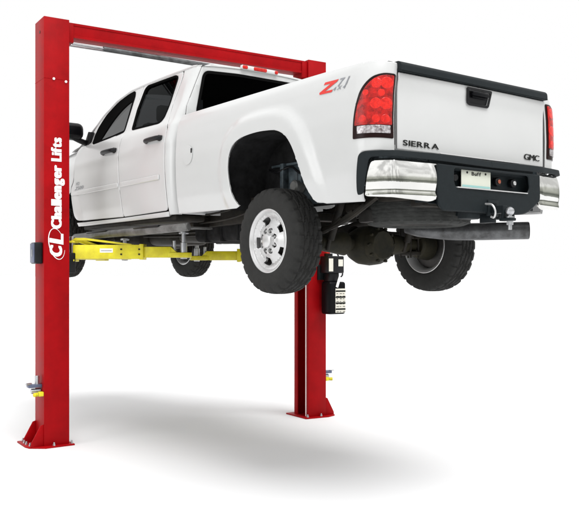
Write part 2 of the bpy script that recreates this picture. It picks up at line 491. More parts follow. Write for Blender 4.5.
# cab shell: rear corner, rocker, back wall, roof, pillars
bm = B()
corner = [(1.40, .615), (1.505, .615), (1.505, .66), (1.535, 1.10), (1.527, 1.40), (1.592, 1.52), (1.615, 1.65), (1.63, 1.90), (1.655, 1.985), (1.40, 1.985)]
t = panel_bm(corner, [], cab_map, (0, 1, 0), cell=.022, thick=.02, chamf=.004, grid=True)
addto(bm, mirrored(t)); addto(bm, t)
rock = [(1.513, .60), (3.53, .60), (3.54, .64), (2.42, .637), (1.513, .645)]
t = panel_bm(rock, [], cab_map, (0, 1, 0), cell=.08, thick=.05, chamf=.004)
addto(bm, mirrored(t)); addto(bm, t)
def roof_edge(x):
    tab = [(1.38, 1.972), (1.50, 1.987), (2.40, 1.990), (2.75, 1.983), (3.04, 1.928), (3.27, 1.815), (3.42, 1.665), (3.55, 1.545), (3.75, 1.43)]
    return lerp_tab([(a, b) for a, b in tab], x)
def roof_pt(x, v):   # v in -1..1
    ze = roof_edge(x); hw = cab_map(x, ze)[1]+.003
    crown = .062*(1-abs(v)**2.3)*(1-.2*sstep(2.7, 3.7, x))*(.55+.45*sstep(1.38, 1.7, x))
    bulge = .09*sstep(2.7, 3.5, x)*(1-v*v)
    return (x+bulge, v*hw, ze+crown)
def loft(x0, x1, nx, v0, v1, nv, fn=roof_pt, thick=.02):
    t = bmesh.new(); g = [[t.verts.new(fn(x0+(x1-x0)*i/nx, v0+(v1-v0)*j/nv)) for j in range(nv+1)] for i in range(nx+1)]
    for i in range(nx):
        for j in range(nv): t.faces.new([g[i][j], g[i][j+1], g[i+1][j+1], g[i+1][j]])
    bmesh.ops.recalc_face_normals(t, faces=t.faces)
    if sum(f.normal.z for f in t.faces) < 0: bmesh.ops.reverse_faces(t, faces=t.faces)
    return t
addto(bm, loft(1.39, 2.80, 36, -1, 1, 36))
for s in (-1, 1):
    a, b = (s*1.0, s*.90); addto(bm, loft(2.80, 3.74, 20, min(a, b), max(a, b), 3))
# back wall with rear window opening
def back_map(y, z, off=0): return (1.398- off, y, z)
hwb = lambda z: cab_map(1.40, z)[1]-.006
bw = [(hwb(z), z) for z in (.62, .9, 1.2, 1.40, 1.49, 1.60, 1.80, 1.97)]+[(.6, 2.005), (.3, 2.022), (0, 2.026)]
bw = bw+[(-y, z) for y, z in reversed(bw[:-1])]
rg = fillet([(-.745, 1.53), (.745, 1.53), (.665, 1.925), (.3, 1.945), (-.3, 1.945), (-.665, 1.925)], [.05, .05, .06, .05, .05, .06])
t = panel_bm(bw, [rg], back_map, (-1, 0, 0), cell=.08, thick=.03, chamf=.006)
addto(bm, t)
for s in (1, -1):
    pts = []
    for k in range(34):
        x = 1.44+(3.50-1.44)*k/33; z = roof_edge(x)-.004; pts.append((x, s*(cab_map(x, z)[1]-.004), z))
    tube(bm, pts, .0125, 8, smooth=1)
cab = finish(bm, 'cab', 'paint', truck, ang=40)
bm = B(); t = panel_bm(offs(rg, .006), [], lambda y, z: back_map(y, z, -.012), (-1, 0, 0), cell=.4, thick=0, chamf=0); addto(bm, t)
finish(bm, 'rear_window', 'glass_black', cab)
bm = B(); t = panel_bm(offs(rg, .012), [offs(rg, -.014)], lambda y, z: back_map(y, z, .005), (-1, 0, 0), cell=.4, thick=.02, chamf=0)
addto(bm, t); finish(bm, 'window_seal', 'seal', cab)
# windshield
bm = B(); addto(bm, loft(2.80, 3.74, 16, -.9, .9, 20, lambda x, v: tuple(Vector(roof_pt(x, v))+Vector((0, 0, -.004)))))
finish(bm, 'windshield', 'glass', cab)
# high-mount brake lamp on the roof's rear edge
bm = B()
box(bm, 1.372, 1.41, -.15, .27, 2.004, 2.046, .012, 0)
finish(bm, 'cab_lamp', 'paint2', cab)
lampo = C.objects['cab_lamp']
for ya, yb in ((-.015, .135), (.205, .262), (-.146, -.11)):
    bm = B(); box(bm, 1.362, 1.40, ya, yb, 2.008, 2.042, .010); finish(bm, 'lamp_lens', 'lens_hot', lampo)
# interior: seats, dash, floor
bm = B()
box(bm, 1.45, 3.6, -.90, .90, .66, .72)
box(bm, 1.432, 1.47, -.86, .86, .72, 1.50)
for s in (-1, 1): box(bm, 1.5, 3.58, s*.90-.012, s*.90+.012, .70, 1.40)
box(bm, 3.30, 3.70, -.86, .86, 1.0, 1.42, .05)
for yy in (.42, -.42):
    prism(bm, fillet([(2.55, 1.00), (2.70, 1.00), (2.62, 1.62), (2.50, 1.62)], .04), 1, yy-.26, yy+.26, .03)
    box(bm, 2.47, 2.57, yy-.13, yy+.13, 1.64, 1.82, .04)
    box(bm, 2.6, 3.1, yy-.26, yy+.26, .85, 1.05, .05)
prism(bm, fillet([(1.62, 1.0), (1.75, 1.0), (1.62, 1.58), (1.52, 1.58)], .03), 1, -.75, .75, .03)
for yy in (.45, -.45): box(bm, 1.50, 1.59, yy-.13, yy+.13, 1.58, 1.74, .035)
finish(bm, 'cabin_interior', 'interior', truck)
# headliner
bm = B(); addto(bm, loft(1.42, 2.80, 12, -.985, .985, 14, lambda x, v: tuple(Vector(roof_pt(x, v))+Vector((0, 0, -.03))))); finish(bm, 'headliner', 'interior', truck)

# --- front fenders, hood, front end ---------------------------------
def fen_map(x, z, off=0):
    y = base_y(min(z, 1.40))-.05*sstep(1.26, 1.44, z)+flare(x, z)+off
    y -= .03*sstep(3.6, 4.9, x)
    if x > 4.62:
        t = min(1, (x-4.62)/.40); y -= .34*(1-math.sqrt(max(0, 1-t*t*.97)))
    return (x, y, z)
fo = [(3.608, 1.02)] + [p for p in FARCHC if p[1] > .90 and p[0] < 4.1][0:0]
fo = [p for p in FARCHC] ; fo = [p for p in fo if p[0] > 3.607]
fend = [(3.607, 1.435)] + [(3.607, .98)] + [(x, z) for x, z in fo if z >= .60 and (x > 3.69 or z > .97)] + [(4.98, .60), (5.0, 1.22), (4.7, 1.315), (4.2, 1.39)]
t = panel_bm(fend, [], fen_map, (0, 1, 0), cell=.05, thick=.02, chamf=.005, grid=True)
both('front_fender', t, 'paint', truck)
def hood_pt(x, v):
    yw = fen_map(x, 1.36)[1]-.012; ze = lerp_tab([(3.55, 1.442), (4.2, 1.393), (4.7, 1.318), (5.0, 1.222)], x)
    return (x, v*yw, ze+.085*(1-abs(v)**2.6)*(1-.6*sstep(4.3, 5.0, x)) - .0)
bm = B(); addto(bm, loft(3.56, 5.0, 30, -1, 1, 30, hood_pt)); finish(bm, 'hood', 'paint', truck)
bm = B(); box(bm, 3.50, 3.62, -.90, .90, .95, 1.39, .01); box(bm, 3.45, 3.70, -.80, .80, 1.35, 1.40, .02); finish(bm, 'cowl', 'black', truck)
bm = B(); box(bm, 4.90, 5.0, -.52, .52, .86, 1.21, .02)
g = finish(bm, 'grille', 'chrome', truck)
bm = B()
for k in range(6): box(bm, 4.995, 5.01, -.47, .47, .89+k*.05, .915+k*.05, .004)
finish(bm, 'grille_slat', 'black', g)
for s in (1, -1):
    bm = B(); box(bm, 4.86, 4.97, min(s*.54, s*.80), max(s*.54, s*.80), .92, 1.19, .03); finish(bm, 'headlight', 'lens_clear', truck)
bm = B()
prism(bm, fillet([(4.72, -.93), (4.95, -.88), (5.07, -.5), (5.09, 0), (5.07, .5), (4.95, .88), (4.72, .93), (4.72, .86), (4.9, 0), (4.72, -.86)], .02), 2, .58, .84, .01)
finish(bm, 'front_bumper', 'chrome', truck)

# mirrors
for s in (1, -1):
    bm = B()
    t2 = B(); box(t2, 3.32, 3.50, .985, 1.25, 1.520, 1.700, .065, seg=4)
    tube(t2, [(3.44, .90, 1.50), (3.40, 1.00, 1.515), (3.37, 1.12, 1.55)], .030, 10)
    prism(t2, [(3.34, 1.46), (3.50, 1.46), (3.36, 1.62)], 1, .86, .935, .006)
    if s < 0: t2 = mirrored(t2)
    addto(bm, t2); mo = finish(bm, 'door_mirror', 'black', truck)
    bm = B(); box(bm, 3.314, 3.322, min(s*1.04, s*1.20), max(s*1.04, s*1.20), 1.565, 1.655, .002); finish(bm, 'mirror_glass', 'blackgloss', mo)

# fuel door (left only): a ring groove in the bed side with a small dark finger notch
bm = B(); cx, cz, R = 1.115, 1.105, .088
ring = [(cx+R*math.cos(a), cz+R*math.sin(a)) for a in [2*PI*k/40 for k in range(40)]]
ring2 = [(cx+(R-.004)*math.cos(a), cz+(R-.004)*math.sin(a)) for a in [2*PI*k/40 for k in range(40)]]
t = panel_bm(ring2, [], lambda x, z: side_map(x, z, .006), (0, 1, 0), cell=.05, thick=.004, chamf=.002); addto(bm, t)
fd = finish(bm, 'fuel_door', 'paint', truck)
bm = B(); box(bm, cx-.078, cx-.060, 1.003, 1.010, cz+.010, cz+.050, .003); finish(bm, 'finger_notch', 'black', fd)

# decal Z71 4X4 on the left rear flank
bm = B()
def dec(u0, z0, sl=0): return lambda tx, ty: side_map(u0-tx, z0+ty+sl*tx, .0035)
Zp = [(0, -.002), (.13, -.002), (.138, .014), (.055, .014), (.175, .062), (.19, .078), (.045, .078), (.035, .060), (.110, .060), (-.005, .012)]
tz = bmesh.new(); tz.faces.new([tz.verts.new((*p, 0)) for p in Zp]); bmesh.ops.triangulate(tz, faces=tz.faces)
f = dec(-.665, 1.318, -.02)
for v in tz.verts: v.co = Vector(f(v.co.x, v.co.y))
addto(bm, tz, 0)
text_on(bm, '71', .074, dec(-.850, 1.342, -.02), bold=.001, shear=.35, mi=1, width=.120)
text_on(bm, '4X4', .036, dec(-.805, 1.318, -.02), bold=.0005, shear=.35, mi=1, width=.135)
finish(bm, 'flank_decal', ['decal_red', 'grey'], bedo, smooth=False)
# badge on the front door
bm = B()
text_on(bm, 'HD', .05, lambda tx, ty: cab_map(3.53-tx, 1.045+ty, .004), bold=0, shear=.2, width=.09)
text_on(bm, '2500', .052, lambda tx, ty: cab_map(3.55-tx, .998+ty, .004), bold=0, shear=.2, width=.22)
finish(bm, 'door_badge', 'grey', truck, smooth=False)

# --- tail lights ------------------------------------------------------
TL = fillet([(-1.012, .962), (-1.292, .962), (-1.292, 1.384), (-1.215, 1.386), (-1.13, 1.362), (-1.065, 1.298), (-1.028, 1.19), (-1.014, 1.06)], [.01, .01, .015, .05, .05, .05, .06, .05])
for s in (1, -1):
    t = panel_bm(TL, [], lambda u, z: side_map(u, z, .006), (-.3, 1, 0), cell=.02, thick=.006, chamf=.004)
    if s < 0: t = mirrored(t)
    bm = B(); addto(bm, t); tl = finish(bm, 'tail_light', 'lens_dark', truck)
    def sub(poly, m, nm, off=.012, cell=.02):
        t = panel_bm(poly, [], lambda u, z: side_map(u, z, off), (-.3, 1, 0), cell=cell, thick=.006, chamf=.003)
        if s < 0: t = mirrored(t)
        b = B(); addto(b, t); return finish(b, nm, m, tl)
    sub(fillet([(-1.028, 1.046), (-1.280, 1.046), (-1.280, 1.370), (-1.215, 1.371), (-1.142, 1.346), (-1.086, 1.286), (-1.048, 1.19), (-1.034, 1.10)], [.01, .01, .01, .04, .04, .04, .05, .04]), 'lens', 'red_lens')
    sub(fillet([(-1.045, .992), (-1.270, .992), (-1.270, 1.042), (-1.045, 1.042)], .006), 'lens_clear', 'reverse_lens')
    # bright reflector bowls
    for (u, z, r, o) in ((-1.168, 1.315, .036, .0130), (-1.236, 1.318, .040, .0142), (-1.170, 1.183, .038, .0130), (-1.238, 1.183, .041, .0142), (-1.205, 1.252, .026, .0125), (-1.175, 1.082, .028, .0125), (-1.238, 1.084, .030, .0135), (-1.085, 1.085, .026, .0125), (-1.100, 1.255, .022, .0125)):
        sub([(u+r*math.cos(a), z+r*.98*math.sin(a)) for a in [2*PI*k/28 for k in range(28)]], 'lens_hot', 'reflector', o, .02)

# --- tailgate ---------------------------------------------------------
def tg(y, z, off=0): return (-1.205-.010*(1-(y/.78)**2)-.012*math.exp(-((z-1.37)/.05)**2)-off, y, z)
t = panel_bm(fillet([(-.772, .897), (.772, .897), (.772, 1.402), (-.772, 1.402)], .012), [], tg, (-1, 0, 0), cell=.05, thick=.04, chamf=.006)
bm = B(); addto(bm, t); box(bm, -1.185, -1.13, -.765, .765, .92, 1.44, .01)
tail = finish(bm, 'tailgate', 'paint', truck)
bm = B()
prism(bm, fillet([(-1.246, 1.404), (-1.13, 1.404), (-1.13, 1.470), (-1.215, 1.474), (-1.242, 1.455)], [.004, .01, .01, .02, .015]), 1, -.774, .774, .004)
finish(bm, 'tailgate_cap', 'pad', tail)
bm = B()
HB = fillet([(-.135, 1.388), (.135, 1.388), (.120, 1.262), (-.112, 1.262)], [.012, .012, .03, .03])
HI = fillet([(-.112, 1.368), (.112, 1.368), (.100, 1.282), (-.096, 1.282)], [.01, .01, .02, .02])
t = panel_bm(HB, [HI], lambda y, z: tg(y, z, .014), (-1, 0, 0), cell=.3, thick=.016, chamf=.003); addto(bm, t)
t = panel_bm(HI, [], lambda y, z: tg(y, z, .001), (-1, 0, 0), cell=.3, thick=.001, chamf=0); addto(bm, t)
hb = finish(bm, 'handle_bezel', 'black', tail)
bm = B(); box(bm, -1.256, -1.226, -.085, .088, 1.330, 1.362, .010); box(bm, -1.24, -1.226, -.075, .078, 1.318, 1.33, .003); finish(bm, 'handle', 'blackgloss', hb)
def tgt(y0, z0): return lambda tx, ty: tg(y0-tx, z0+ty, .0045)
bm = B(); text_on(bm, 'SIERRA', .050, tgt(.728, .928), bold=.0012, width=.335, spacing=1.15)
finish(bm, 'model_lettering', 'ink', tail, smooth=False)
bm = B(); text_on(bm, 'GMC', .062, tgt(-.530, .938), heavy=.004, width=.185)
finish(bm, 'maker_lettering', 'ink', tail, smooth=False)

# --- rear bumper --------------------------------------------------------
XB = -1.345
PL = [(XB, 0), (XB, .50), (-1.325, .66), (-1.290, .845), (-1.275, .880), (-1.205, .935), (-1.10, .995), (-1.072, 1.0)]
def plan(s):   # s 0..1 along plan polyline, smooth
    P = PLC; n = len(P)-1; k = min(n-1, int(s*n)); t = s*n-k
    return P[k].lerp(P[k+1], t), (P[k+1]-P[k]).normalized()
PLC = catmull([(a, b, 0) for a, b in PL], 6)
def resample(P, n):
    L = [0]
    for a, b in zip(P, P[1:]): L.append(L[-1]+(b-a).length)
    out = []
    for i in range(n+1):
        d = L[-1]*i/n; k = max(j for j in range(len(L)) if L[j] <= d+1e-9); k = min(k, len(P)-2)
        out.append(P[k].lerp(P[k+1], (d-L[k])/(L[k+1]-L[k])))
    return out, L[-1]
PLC, PLEN = resample(PLC, 120)
def bmp(u, z, off=0):  # u arc length from centre line, y>0 side
    s = max(0, min(1, u/PLEN)); p, d = plan(s); n = Vector((-d.y, d.x, 0))
    belly = -(.026 if off < .01 else .010)*((z-.70)/.13)**2+(.014*(1-sstep(.590, .625, z)) if off < .01 else 0)
    return (p.x+n.x*(off+belly), p.y+n.y*(off+belly), z)
ue = PLEN-.028
ch = fillet([(.535, .572), (.60, .556), (ue-.02, .585), (ue-.045, .830), (.66, .827), (.535, .815)], [.02, .02, .03, .02, .01, .01])
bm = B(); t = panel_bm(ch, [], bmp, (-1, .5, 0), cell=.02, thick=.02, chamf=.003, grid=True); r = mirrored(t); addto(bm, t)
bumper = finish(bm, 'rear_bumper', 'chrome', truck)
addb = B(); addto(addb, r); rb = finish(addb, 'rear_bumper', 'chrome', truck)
# dark step pad over the top and round the ends
pad = B()
tops = fillet([(0, .822), (.60, .828), (ue-.055, .838), (ue-.02, .60), (ue+.02, .592), (PLEN, .62), (PLEN, .855), (PLEN-.04, .878), (.3, .872), (0, .866)], [0, .02, .03, .02, .02, .02, .02, .02, .02, 0])
t = panel_bm(tops, [], lambda u, z: bmp(u, z, .014), (-1, .5, 0), cell=.03, thick=.03, chamf=.004, grid=True)
addto(pad, mirrored(t)); addto(pad, t)
tp = bmesh.new(); rr = []
for i in range(61):
    p, d = plan(i/60); q = bmp(PLEN*i/60, .868, .004)
    rr.append((Vector((q[0], q[1], .872)), Vector((max(-1.215, q[0]+.02) if q[1] < .93 else q[0]+.02, min(q[1], .93), .874))))
for s in (1, -1):
    vv = [(tp.verts.new((a.x, s*a.y, a.z)), tp.verts.new((b.x, s*b.y, b.z))) for a, b in rr]
    for a, b in zip(vv, vv[1:]): tp.faces.new([a[0], a[1], b[1], b[0]])
bmesh.ops.recalc_face_normals(tp, faces=tp.faces); addto(pad, tp)
# centre valance with the plate recess
def vy(y, z): return (XB-.004, y, z)
val = fillet([(-.54, .810), (-.545, .62), (-.40, .525), (-.30, .505), (.50, .500), (.53, .53), (.55, .62), (.545, .808)], [.0, .03, .06, .05, .02, .03, .05, 0])
rec = fillet([(-.40, .792), (-.415, .70), (-.385, .664), (.37, .664), (.385, .70), (.385, .792)], .02)
t = panel_bm(val, [rec], vy, (-1, 0, 0), cell=.2, thick=.05, chamf=.008); addto(pad, t)
box(pad, -1.275, -1.262, -.55, .55, .55, .86)
box(pad, -1.34, -1.262, -.42, .40, .655, .66)
po = finish(pad, 'step_pad', 'pad', truck)
bm = B(); box(bm, XB-.014, XB+.05, -.385, .365, .660, .668, .003); finish(bm, 'recess_sill', 'alloy', po)
# jut of the bumper top step line (bright lip)
bm = B(); box(bm, -1.33, -1.30, -.33, .50, .876, .884, .003); finish(bm, 'step_lip', 'alloy', po)
bm = B(); box(bm, -1.318, -1.312, -.020, .282, .670, .792, .002); pl = finish(bm, 'licence_plate', 'plate', truck)
bm = B(); box(bm, -1.3195, -1.3182, -.012, .274, .676, .690); finish(bm, 'plate_stripe', 'teal', pl)
bm = B()
text_on(bm, 'Buff', .034, lambda tx, ty: (-1.3195, .180-tx, .758+ty), bold=.001, width=.095)
finish(bm, 'plate_print', 'ink', pl, smooth=False)
for yy in (.225, .035):
    bm = B(); cyl(bm, (-1.3181, yy, .775), (-1.3205, yy, .775), .008, n=12); finish(bm, 'plate_screw', 'ink', pl)
for yy, m_ in ((-.115, 'amber'), (-.285, 'alloy')):
    bm = B(); cyl(bm, (-1.28, yy, .735), (-1.315, yy, .735), .032, n=24, bev=.006); lo = finish(bm, 'bumper_socket', 'black', truck)
    bm = B(); cyl(bm, (-1.316, yy, .735), (-1.320, yy, .735), .015, n=24, bev=.003); finish(bm, 'socket_face', m_, lo)
bm = B(); cyl(bm, (-1.28, .33, .735), (-1.315, .33, .735), .025, n=24, bev=.006); finish(bm, 'bumper_socket', 'black', truck)

# --- step bars -----------------------------------------------------------
for s in (1, -1):
    bm = B(); tube(bm, [(1.20, s*.94, .495), (1.35, s*.985, .488), (2.4, s*1.0, .488), (3.50, s*.985, .488), (3.64, s*.93, .492)], .036, 14)
    for xx in (1.55, 2.5, 3.3): box(bm, xx-.03, xx+.03, min(s*.5, s*.98), max(s*.5, s*.98), .50, .515)
    sb = finish(bm, 'step_bar', 'step_metal', truck)
    for xx in (1.85, 2.95):
        bm = B(); box(bm, xx-.25, xx+.25, s*1.0-.032, s*1.0+.032, .512, .528, .006); finish(bm, 'step_tread', 'black', sb)
    bm = B(); cyl(bm, (3.63, s*.94, .492), (3.70, s*.90, .494), .040, n=20, bev=.008); finish(bm, 'end_cap', 'black', sb)

# --- chassis -------------------------------------------------------------
bm = B()
for s in (1, -1):
    y0 = s*.45
    prism(bm, [(-1.20, .60), (-.75, .60), (-.45, .70), (.35, .72), (.75, .54), (3.4, .50), (3.7, .58), (4.9, .60), (4.9, .72), (3.6, .72), (3.3, .66), (.95, .68), (.45, .84), (-.45, .84), (-.80, .74), (-1.20, .74)], 1, y0-.04, y0+.04, .006)
for xx, w in ((-1.05, .06), (-.35, .05), (.62, .06), (1.35, .08), (2.35, .10), (3.2, .10), (4.6, .08)):
    box(bm, xx-w, xx+w, -.44, .44, .55, .62, .012)
for s in (1, -1):
    for xx in (-.95, .4, 1.0, 1.6, 2.4, 3.1): box(bm, xx-.05, xx+.05, s*.45, s*.80, .66, .70, .005)
finish(bm, 'chassis_frame', 'frame', truck)
bm = B(); box(bm, .72, 2.05, -.10, .40, .395, .66, .06, seg=4)
for k in range(4): box(bm, .95+k*.28, .98+k*.28, -.11, .41, .388, .66, .008)
finish(bm, 'fuel_tank', 'liner', truck)
bm = B()
box(bm, 2.25, 2.75, -.20, .20, .42, .70, .07, seg=4); box(bm, 2.75, 3.35, -.24, .24, .40, .80, .08, seg=4); box(bm, 3.35, 4.2, -.30, .30, .38, .95, .08, seg=4)
cyl(bm, (2.25, -.05, .52), (.12, -.05, .40), .055, n=18)
cyl(bm, (2.3, -.05, .52), (2.15, -.05, .515), .085, n=18, bev=.01); cyl(bm, (.30, -.05, .415), (.14, -.05, .40), .085, n=18, bev=.01)
tube(bm, [(3.3, -.30, .50), (2.6, -.36, .46), (2.0, -.34, .44), (.9, -.34, .45), (.35, -.32, .52), (.05, -.33, .60), (-.22, -.33, .54), (-.36, -.36, .45)], .045, 12)
cyl(bm, (1.9, -.33, .45), (1.1, -.33, .45), .12, n=24, bev=.03)
for y, z in ((.36, .50), (.30, .47), (-.5, .52), (.6, .56), (.66, .62)): tube(bm, [(3.3, y, z+.03), (2.2, y+.02, z), (1.2, y-.02, z+.01), (.5, y, z+.1)], .010, 8)
finish(bm, 'drivetrain', 'frame', truck)
bm = B()  # rocker underside clutter between sill and frame
box(bm, 1.45, 3.5, .62, .93, .56, .62, .02); box(bm, 1.45, 3.5, -.93, -.62, .56, .62, .02)
for s in (1, -1):
    for k in range(8): box(bm, 1.6+k*.25, 1.68+k*.25, min(s*.48, s*.66), max(s*.48, s*.66), .52+.02*(k % 3), .62, .01)
finish(bm, 'floor_pan', 'frame', truck)
# rear axle
bm = B(); AZ = .333
cyl(bm, (0, -.80, AZ), (0, .80, AZ), .058, n=24)
cyl(bm, (0, -.52, AZ), (0, -.28, AZ-.0), .062, .10, n=24); cyl(bm, (0, .46, AZ), (0, .20, AZ), .062, .10, n=24)
lathe(bm, [(0, -.235), (.07, -.225), (.13, -.19), (.165, -.12), (.175, -.03), (.165, .06), (.13, .13), (.07, .17), (0, .18)], 28, Matrix.Translation((-.01, -.045, AZ-.015)) @ Matrix.Scale(.94, 4, (0, 0, 1)))
cyl(bm, (-.12, -.05, AZ-.015), (-.205, -.05, AZ-.015), .150, .125, n=12, bev=.012)
for k in range(10):
    a = 2*PI*k/10; cyl(bm, (-.17, -.05+.135*math.cos(a), AZ-.015+.135*math.sin(a)), (-.195, -.05+.135*math.cos(a), AZ-.015+.135*math.sin(a)), .012, n=8)
cyl(bm, (.10, -.05, AZ), (.26, -.05, AZ+.03), .10, .06, n=20)
for s in (1, -1): cyl(bm, (0, s*.62, AZ), (0, s*.78, AZ), .11, .13, n=24, bev=.02)
finish(bm, 'rear_axle', 'axle', truck)
for s in (1, -1):
    bm = B()
    for k in range(4):
        L = .78-.13*k; tube(bm, [(-L, s*.55, AZ+.20+.10*(L/.78)**2-.018*k), (-L/2, s*.55, AZ+.105-.018*k+.03), (0, s*.55, AZ+.10-.012*k), (L/2, s*.55, AZ+.105-.018*k+.03), (L, s*.55, AZ+.20+.10*(L/.78)**2-.018*k)], .018, 6)
    box(bm, -.09, .09, s*.55-.05, s*.55+.05, AZ-.09, AZ-.055, .008); box(bm, -.07, .07, s*.55-.05, s*.55+.05, AZ+.05, AZ+.18, .01)
    for xx in (-.06, .06):
        for dy in (-.045, .045): cyl(bm, (xx, s*.55+dy, AZ-.11), (xx, s*.55+dy, AZ+.19), .009, n=8)
    cyl(bm, (-.78, s*.55, AZ+.30), (-.82, s*.55, AZ+.40), .03, n=10)
    finish(bm, 'leaf_spring', 'frame', truck)
    bm = B(); cyl(bm, (-.10, s*.42, AZ+.02), (-.28, s*.40, .80), .030, n=16, bev=.004); cyl(bm, (-.06, s*.42, AZ-.06), (-.10, s*.42, AZ+.04), .016, n=12); finish(bm, 'shock_absorber', 'frame', truck)
# brackets and the heat shield seen behind the left rear wheel
bm = B(); box(bm, -.60, -.40, .30, .40, .47, .57, .015)
finish(bm, 'chassis_bracket', 'alloy_dark', truck)
bm = B()
box(bm, -.52, .27, .601, .607, .62, .955, .002)
box(bm, .20, .245, .605, .66, .76, .965, .006); box(bm, -.02, .02, .605, .65, .74, .955, .006); box(bm, -.50, .40, .603, .63, .945, .965, .004)
box(bm, .06, .17, .605, .625, .80, .90, .01)
fbk = finish(bm, 'frame_bracket', 'frame_blue', truck)
bm = B(); cyl(bm, (.30, .60, .82), (.30, .625, .82), .050, n=22, bev=.008); finish(bm, 'bracket_hole', 'liner', fbk)  # raised black disc, its colour standing in for a dark hole
bm = B(); cyl(bm, (.02, .60, .765), (.02, .70, .765), .048, n=22, bev=.012); finish(bm, 'spring_bush', 'step_metal', fbk)
bm = B(); tube(bm, [(.42, .63, .93), (.28, .66, .90), (.12, .64, .93), (-.05, .66, .86), (-.30, .63, .90)], .010, 8); finish(bm, 'brake_hose', 'black', fbk)
# front suspension
bm = B(); FZ = .445
cyl(bm, (4.10, -.78, FZ), (4.10, .78, FZ), .035, n=16); box(bm, 3.85, 4.35, -.45, .45, .46, .60, .03)
for s in (1, -1):
    tube(bm, [(3.85, s*.40, .50), (4.08, s*.72, FZ-.10), (4.32, s*.40, .50)], .03, 8); cyl(bm, (4.12, s*.62, FZ-.08), (4.12, s*.58, .95), .045, n=14)
    cyl(bm, (4.1, s*.66, FZ), (4.1, s*.78, FZ), .12, n=20, bev=.02)
finish(bm, 'front_suspension', 'frame', truck)

# exhaust tailpipe
bm = B(); tube(bm, [(-.22, -.30, .47), (-.34, -.35, .435), (-.50, -.47, .425), (-.70, -.67, .425), (-.965, -.91, .43)], lambda t: .052+.018*sstep(.25, .60, t), 26, smooth=8)
ex = finish(bm, 'exhaust_pipe', 'steel_dull', truck)
bm = B(); cyl(bm, (-.955, -.901, .43), (-.968, -.9135, .4302), .066, n=28); finish(bm, 'pipe_mouth', 'black', ex)
# hitch
bm = B(); box(bm, -1.36, -.95, -.04, .04, .50, .58, .006); box(bm, -1.36, -1.34, -.055, .055, .485, .595, .004); box(bm, -1.15, -1.04, -.45, .45, .575, .63, .008)
box(bm, -1.33, -1.24, .10, .24, .46, .60, .012); box(bm, -1.36, -1.26, -.03, .03, .44, .50, .004)
box(bm, -1.31, -1.25, -.30, -.12, .47, .55, .01)
hi = finish(bm, 'hitch_receiver', 'pad', truck)
bm = B(); box(bm, -1.46, -1.30, -.026, .026, .500, .552, .004); box(bm, -1.53, -1.43, -.030, .030, .445, .465, .006); box(bm, -1.465, -1.445, -.026, .026, .45, .55, .004)
finish(bm, 'drawbar', 'pad', hi); bm = B()
cyl(bm, (-1.50, 0, .385), (-1.50, 0, .48), .014, n=12); cyl(bm, (-1.50, 0, .418), (-1.50, 0, .444), .024, n=6)
cyl(bm, (-1.50, 0, .466), (-1.50, 0, .474), .026, n=16)
lathe(bm, [(0, -.0), (.013, .0), (.013, .014), (.025, .024), (.030, .040), (.026, .056), (.012, .068), (0, .070)], 20, Matrix.Translation((-1.50, 0, .470)) @ Matrix.Rotation(PI/2, 4, 'X'))
bt = finish(bm, 'tow_ball', 'steel', hi)
bm = B(); tube(bm, [(-1.36, .085, .565), (-1.42, .09, .555), (-1.445, .085, .51), (-1.43, .08, .47), (-1.40, .075, .475)], .007, 8)
finish(bm, 'safety_hook', 'alloy', hi)

# --- wheels ----------------------------------------------------------------
def tyre_bm(R=.403, W=.245, N=200, dp=.0105):
    # y = 0 outer face plane, tyre spans y from -W to 0 (outer side is +y)
    prof = []
    side = [(.232, -.018), (.245, -.006), (.262, .002), (.285, .004), (.31, .0055), (.335, .004), (.355, -.001), (.372, -.007), (.385, -.014)]
    tread = 22
    rows = [(r, y, 0) for r, y in side]
    for k in range(tread+1):
        y = -.022-(W-.044)*k/tread
        rows.append((R-.010*abs(2*k/tread-1)**3, y, 1+k))
    rows += [(r, -W-y, 0) for r, y in reversed(side)]
    t = bmesh.new(); rings = []
    for ri, (r, y, kk) in enumerate(rows):
        ring = []
        for i in range(N):
            a = 2*PI*i/N; rr = r; yy = y
            if kk:
                k = kk-1; ph = i
                lug = False
                if k <= 4 or k >= tread-4:      # shoulder blocks
                    lug = ((ph + (0 if k <= 4 else 3)) % 8) < 2
                    if k in (4, tread-4): lug = True
                elif k in (9, 13): lug = ((ph+4) % 10) < 7 or True
                else: lug = ((ph + k*2) % 10) < 2
                if lug: rr = r-dp
            elif r > .36:
                if (i % 8) < 2 if y > -W/2 else ((i+3) % 8) < 2: rr = r-.005; yy = y+(-.006 if y > -W/2 else .006)
            elif .30 < r < .32 and (i % 20) < 12: yy = y+(.0008 if y > -W/2 else -.0008)
            ring.append(t.verts.new((rr*math.cos(a), yy, rr*math.sin(a))))
        rings.append(ring)
    for a, b in zip(rings, rings[1:]):
        for k in range(N): t.faces.new([a[k], a[(k+1) % N], b[(k+1) % N], b[k]])
    bmesh.ops.recalc_face_normals(t, faces=t.faces)
    return t
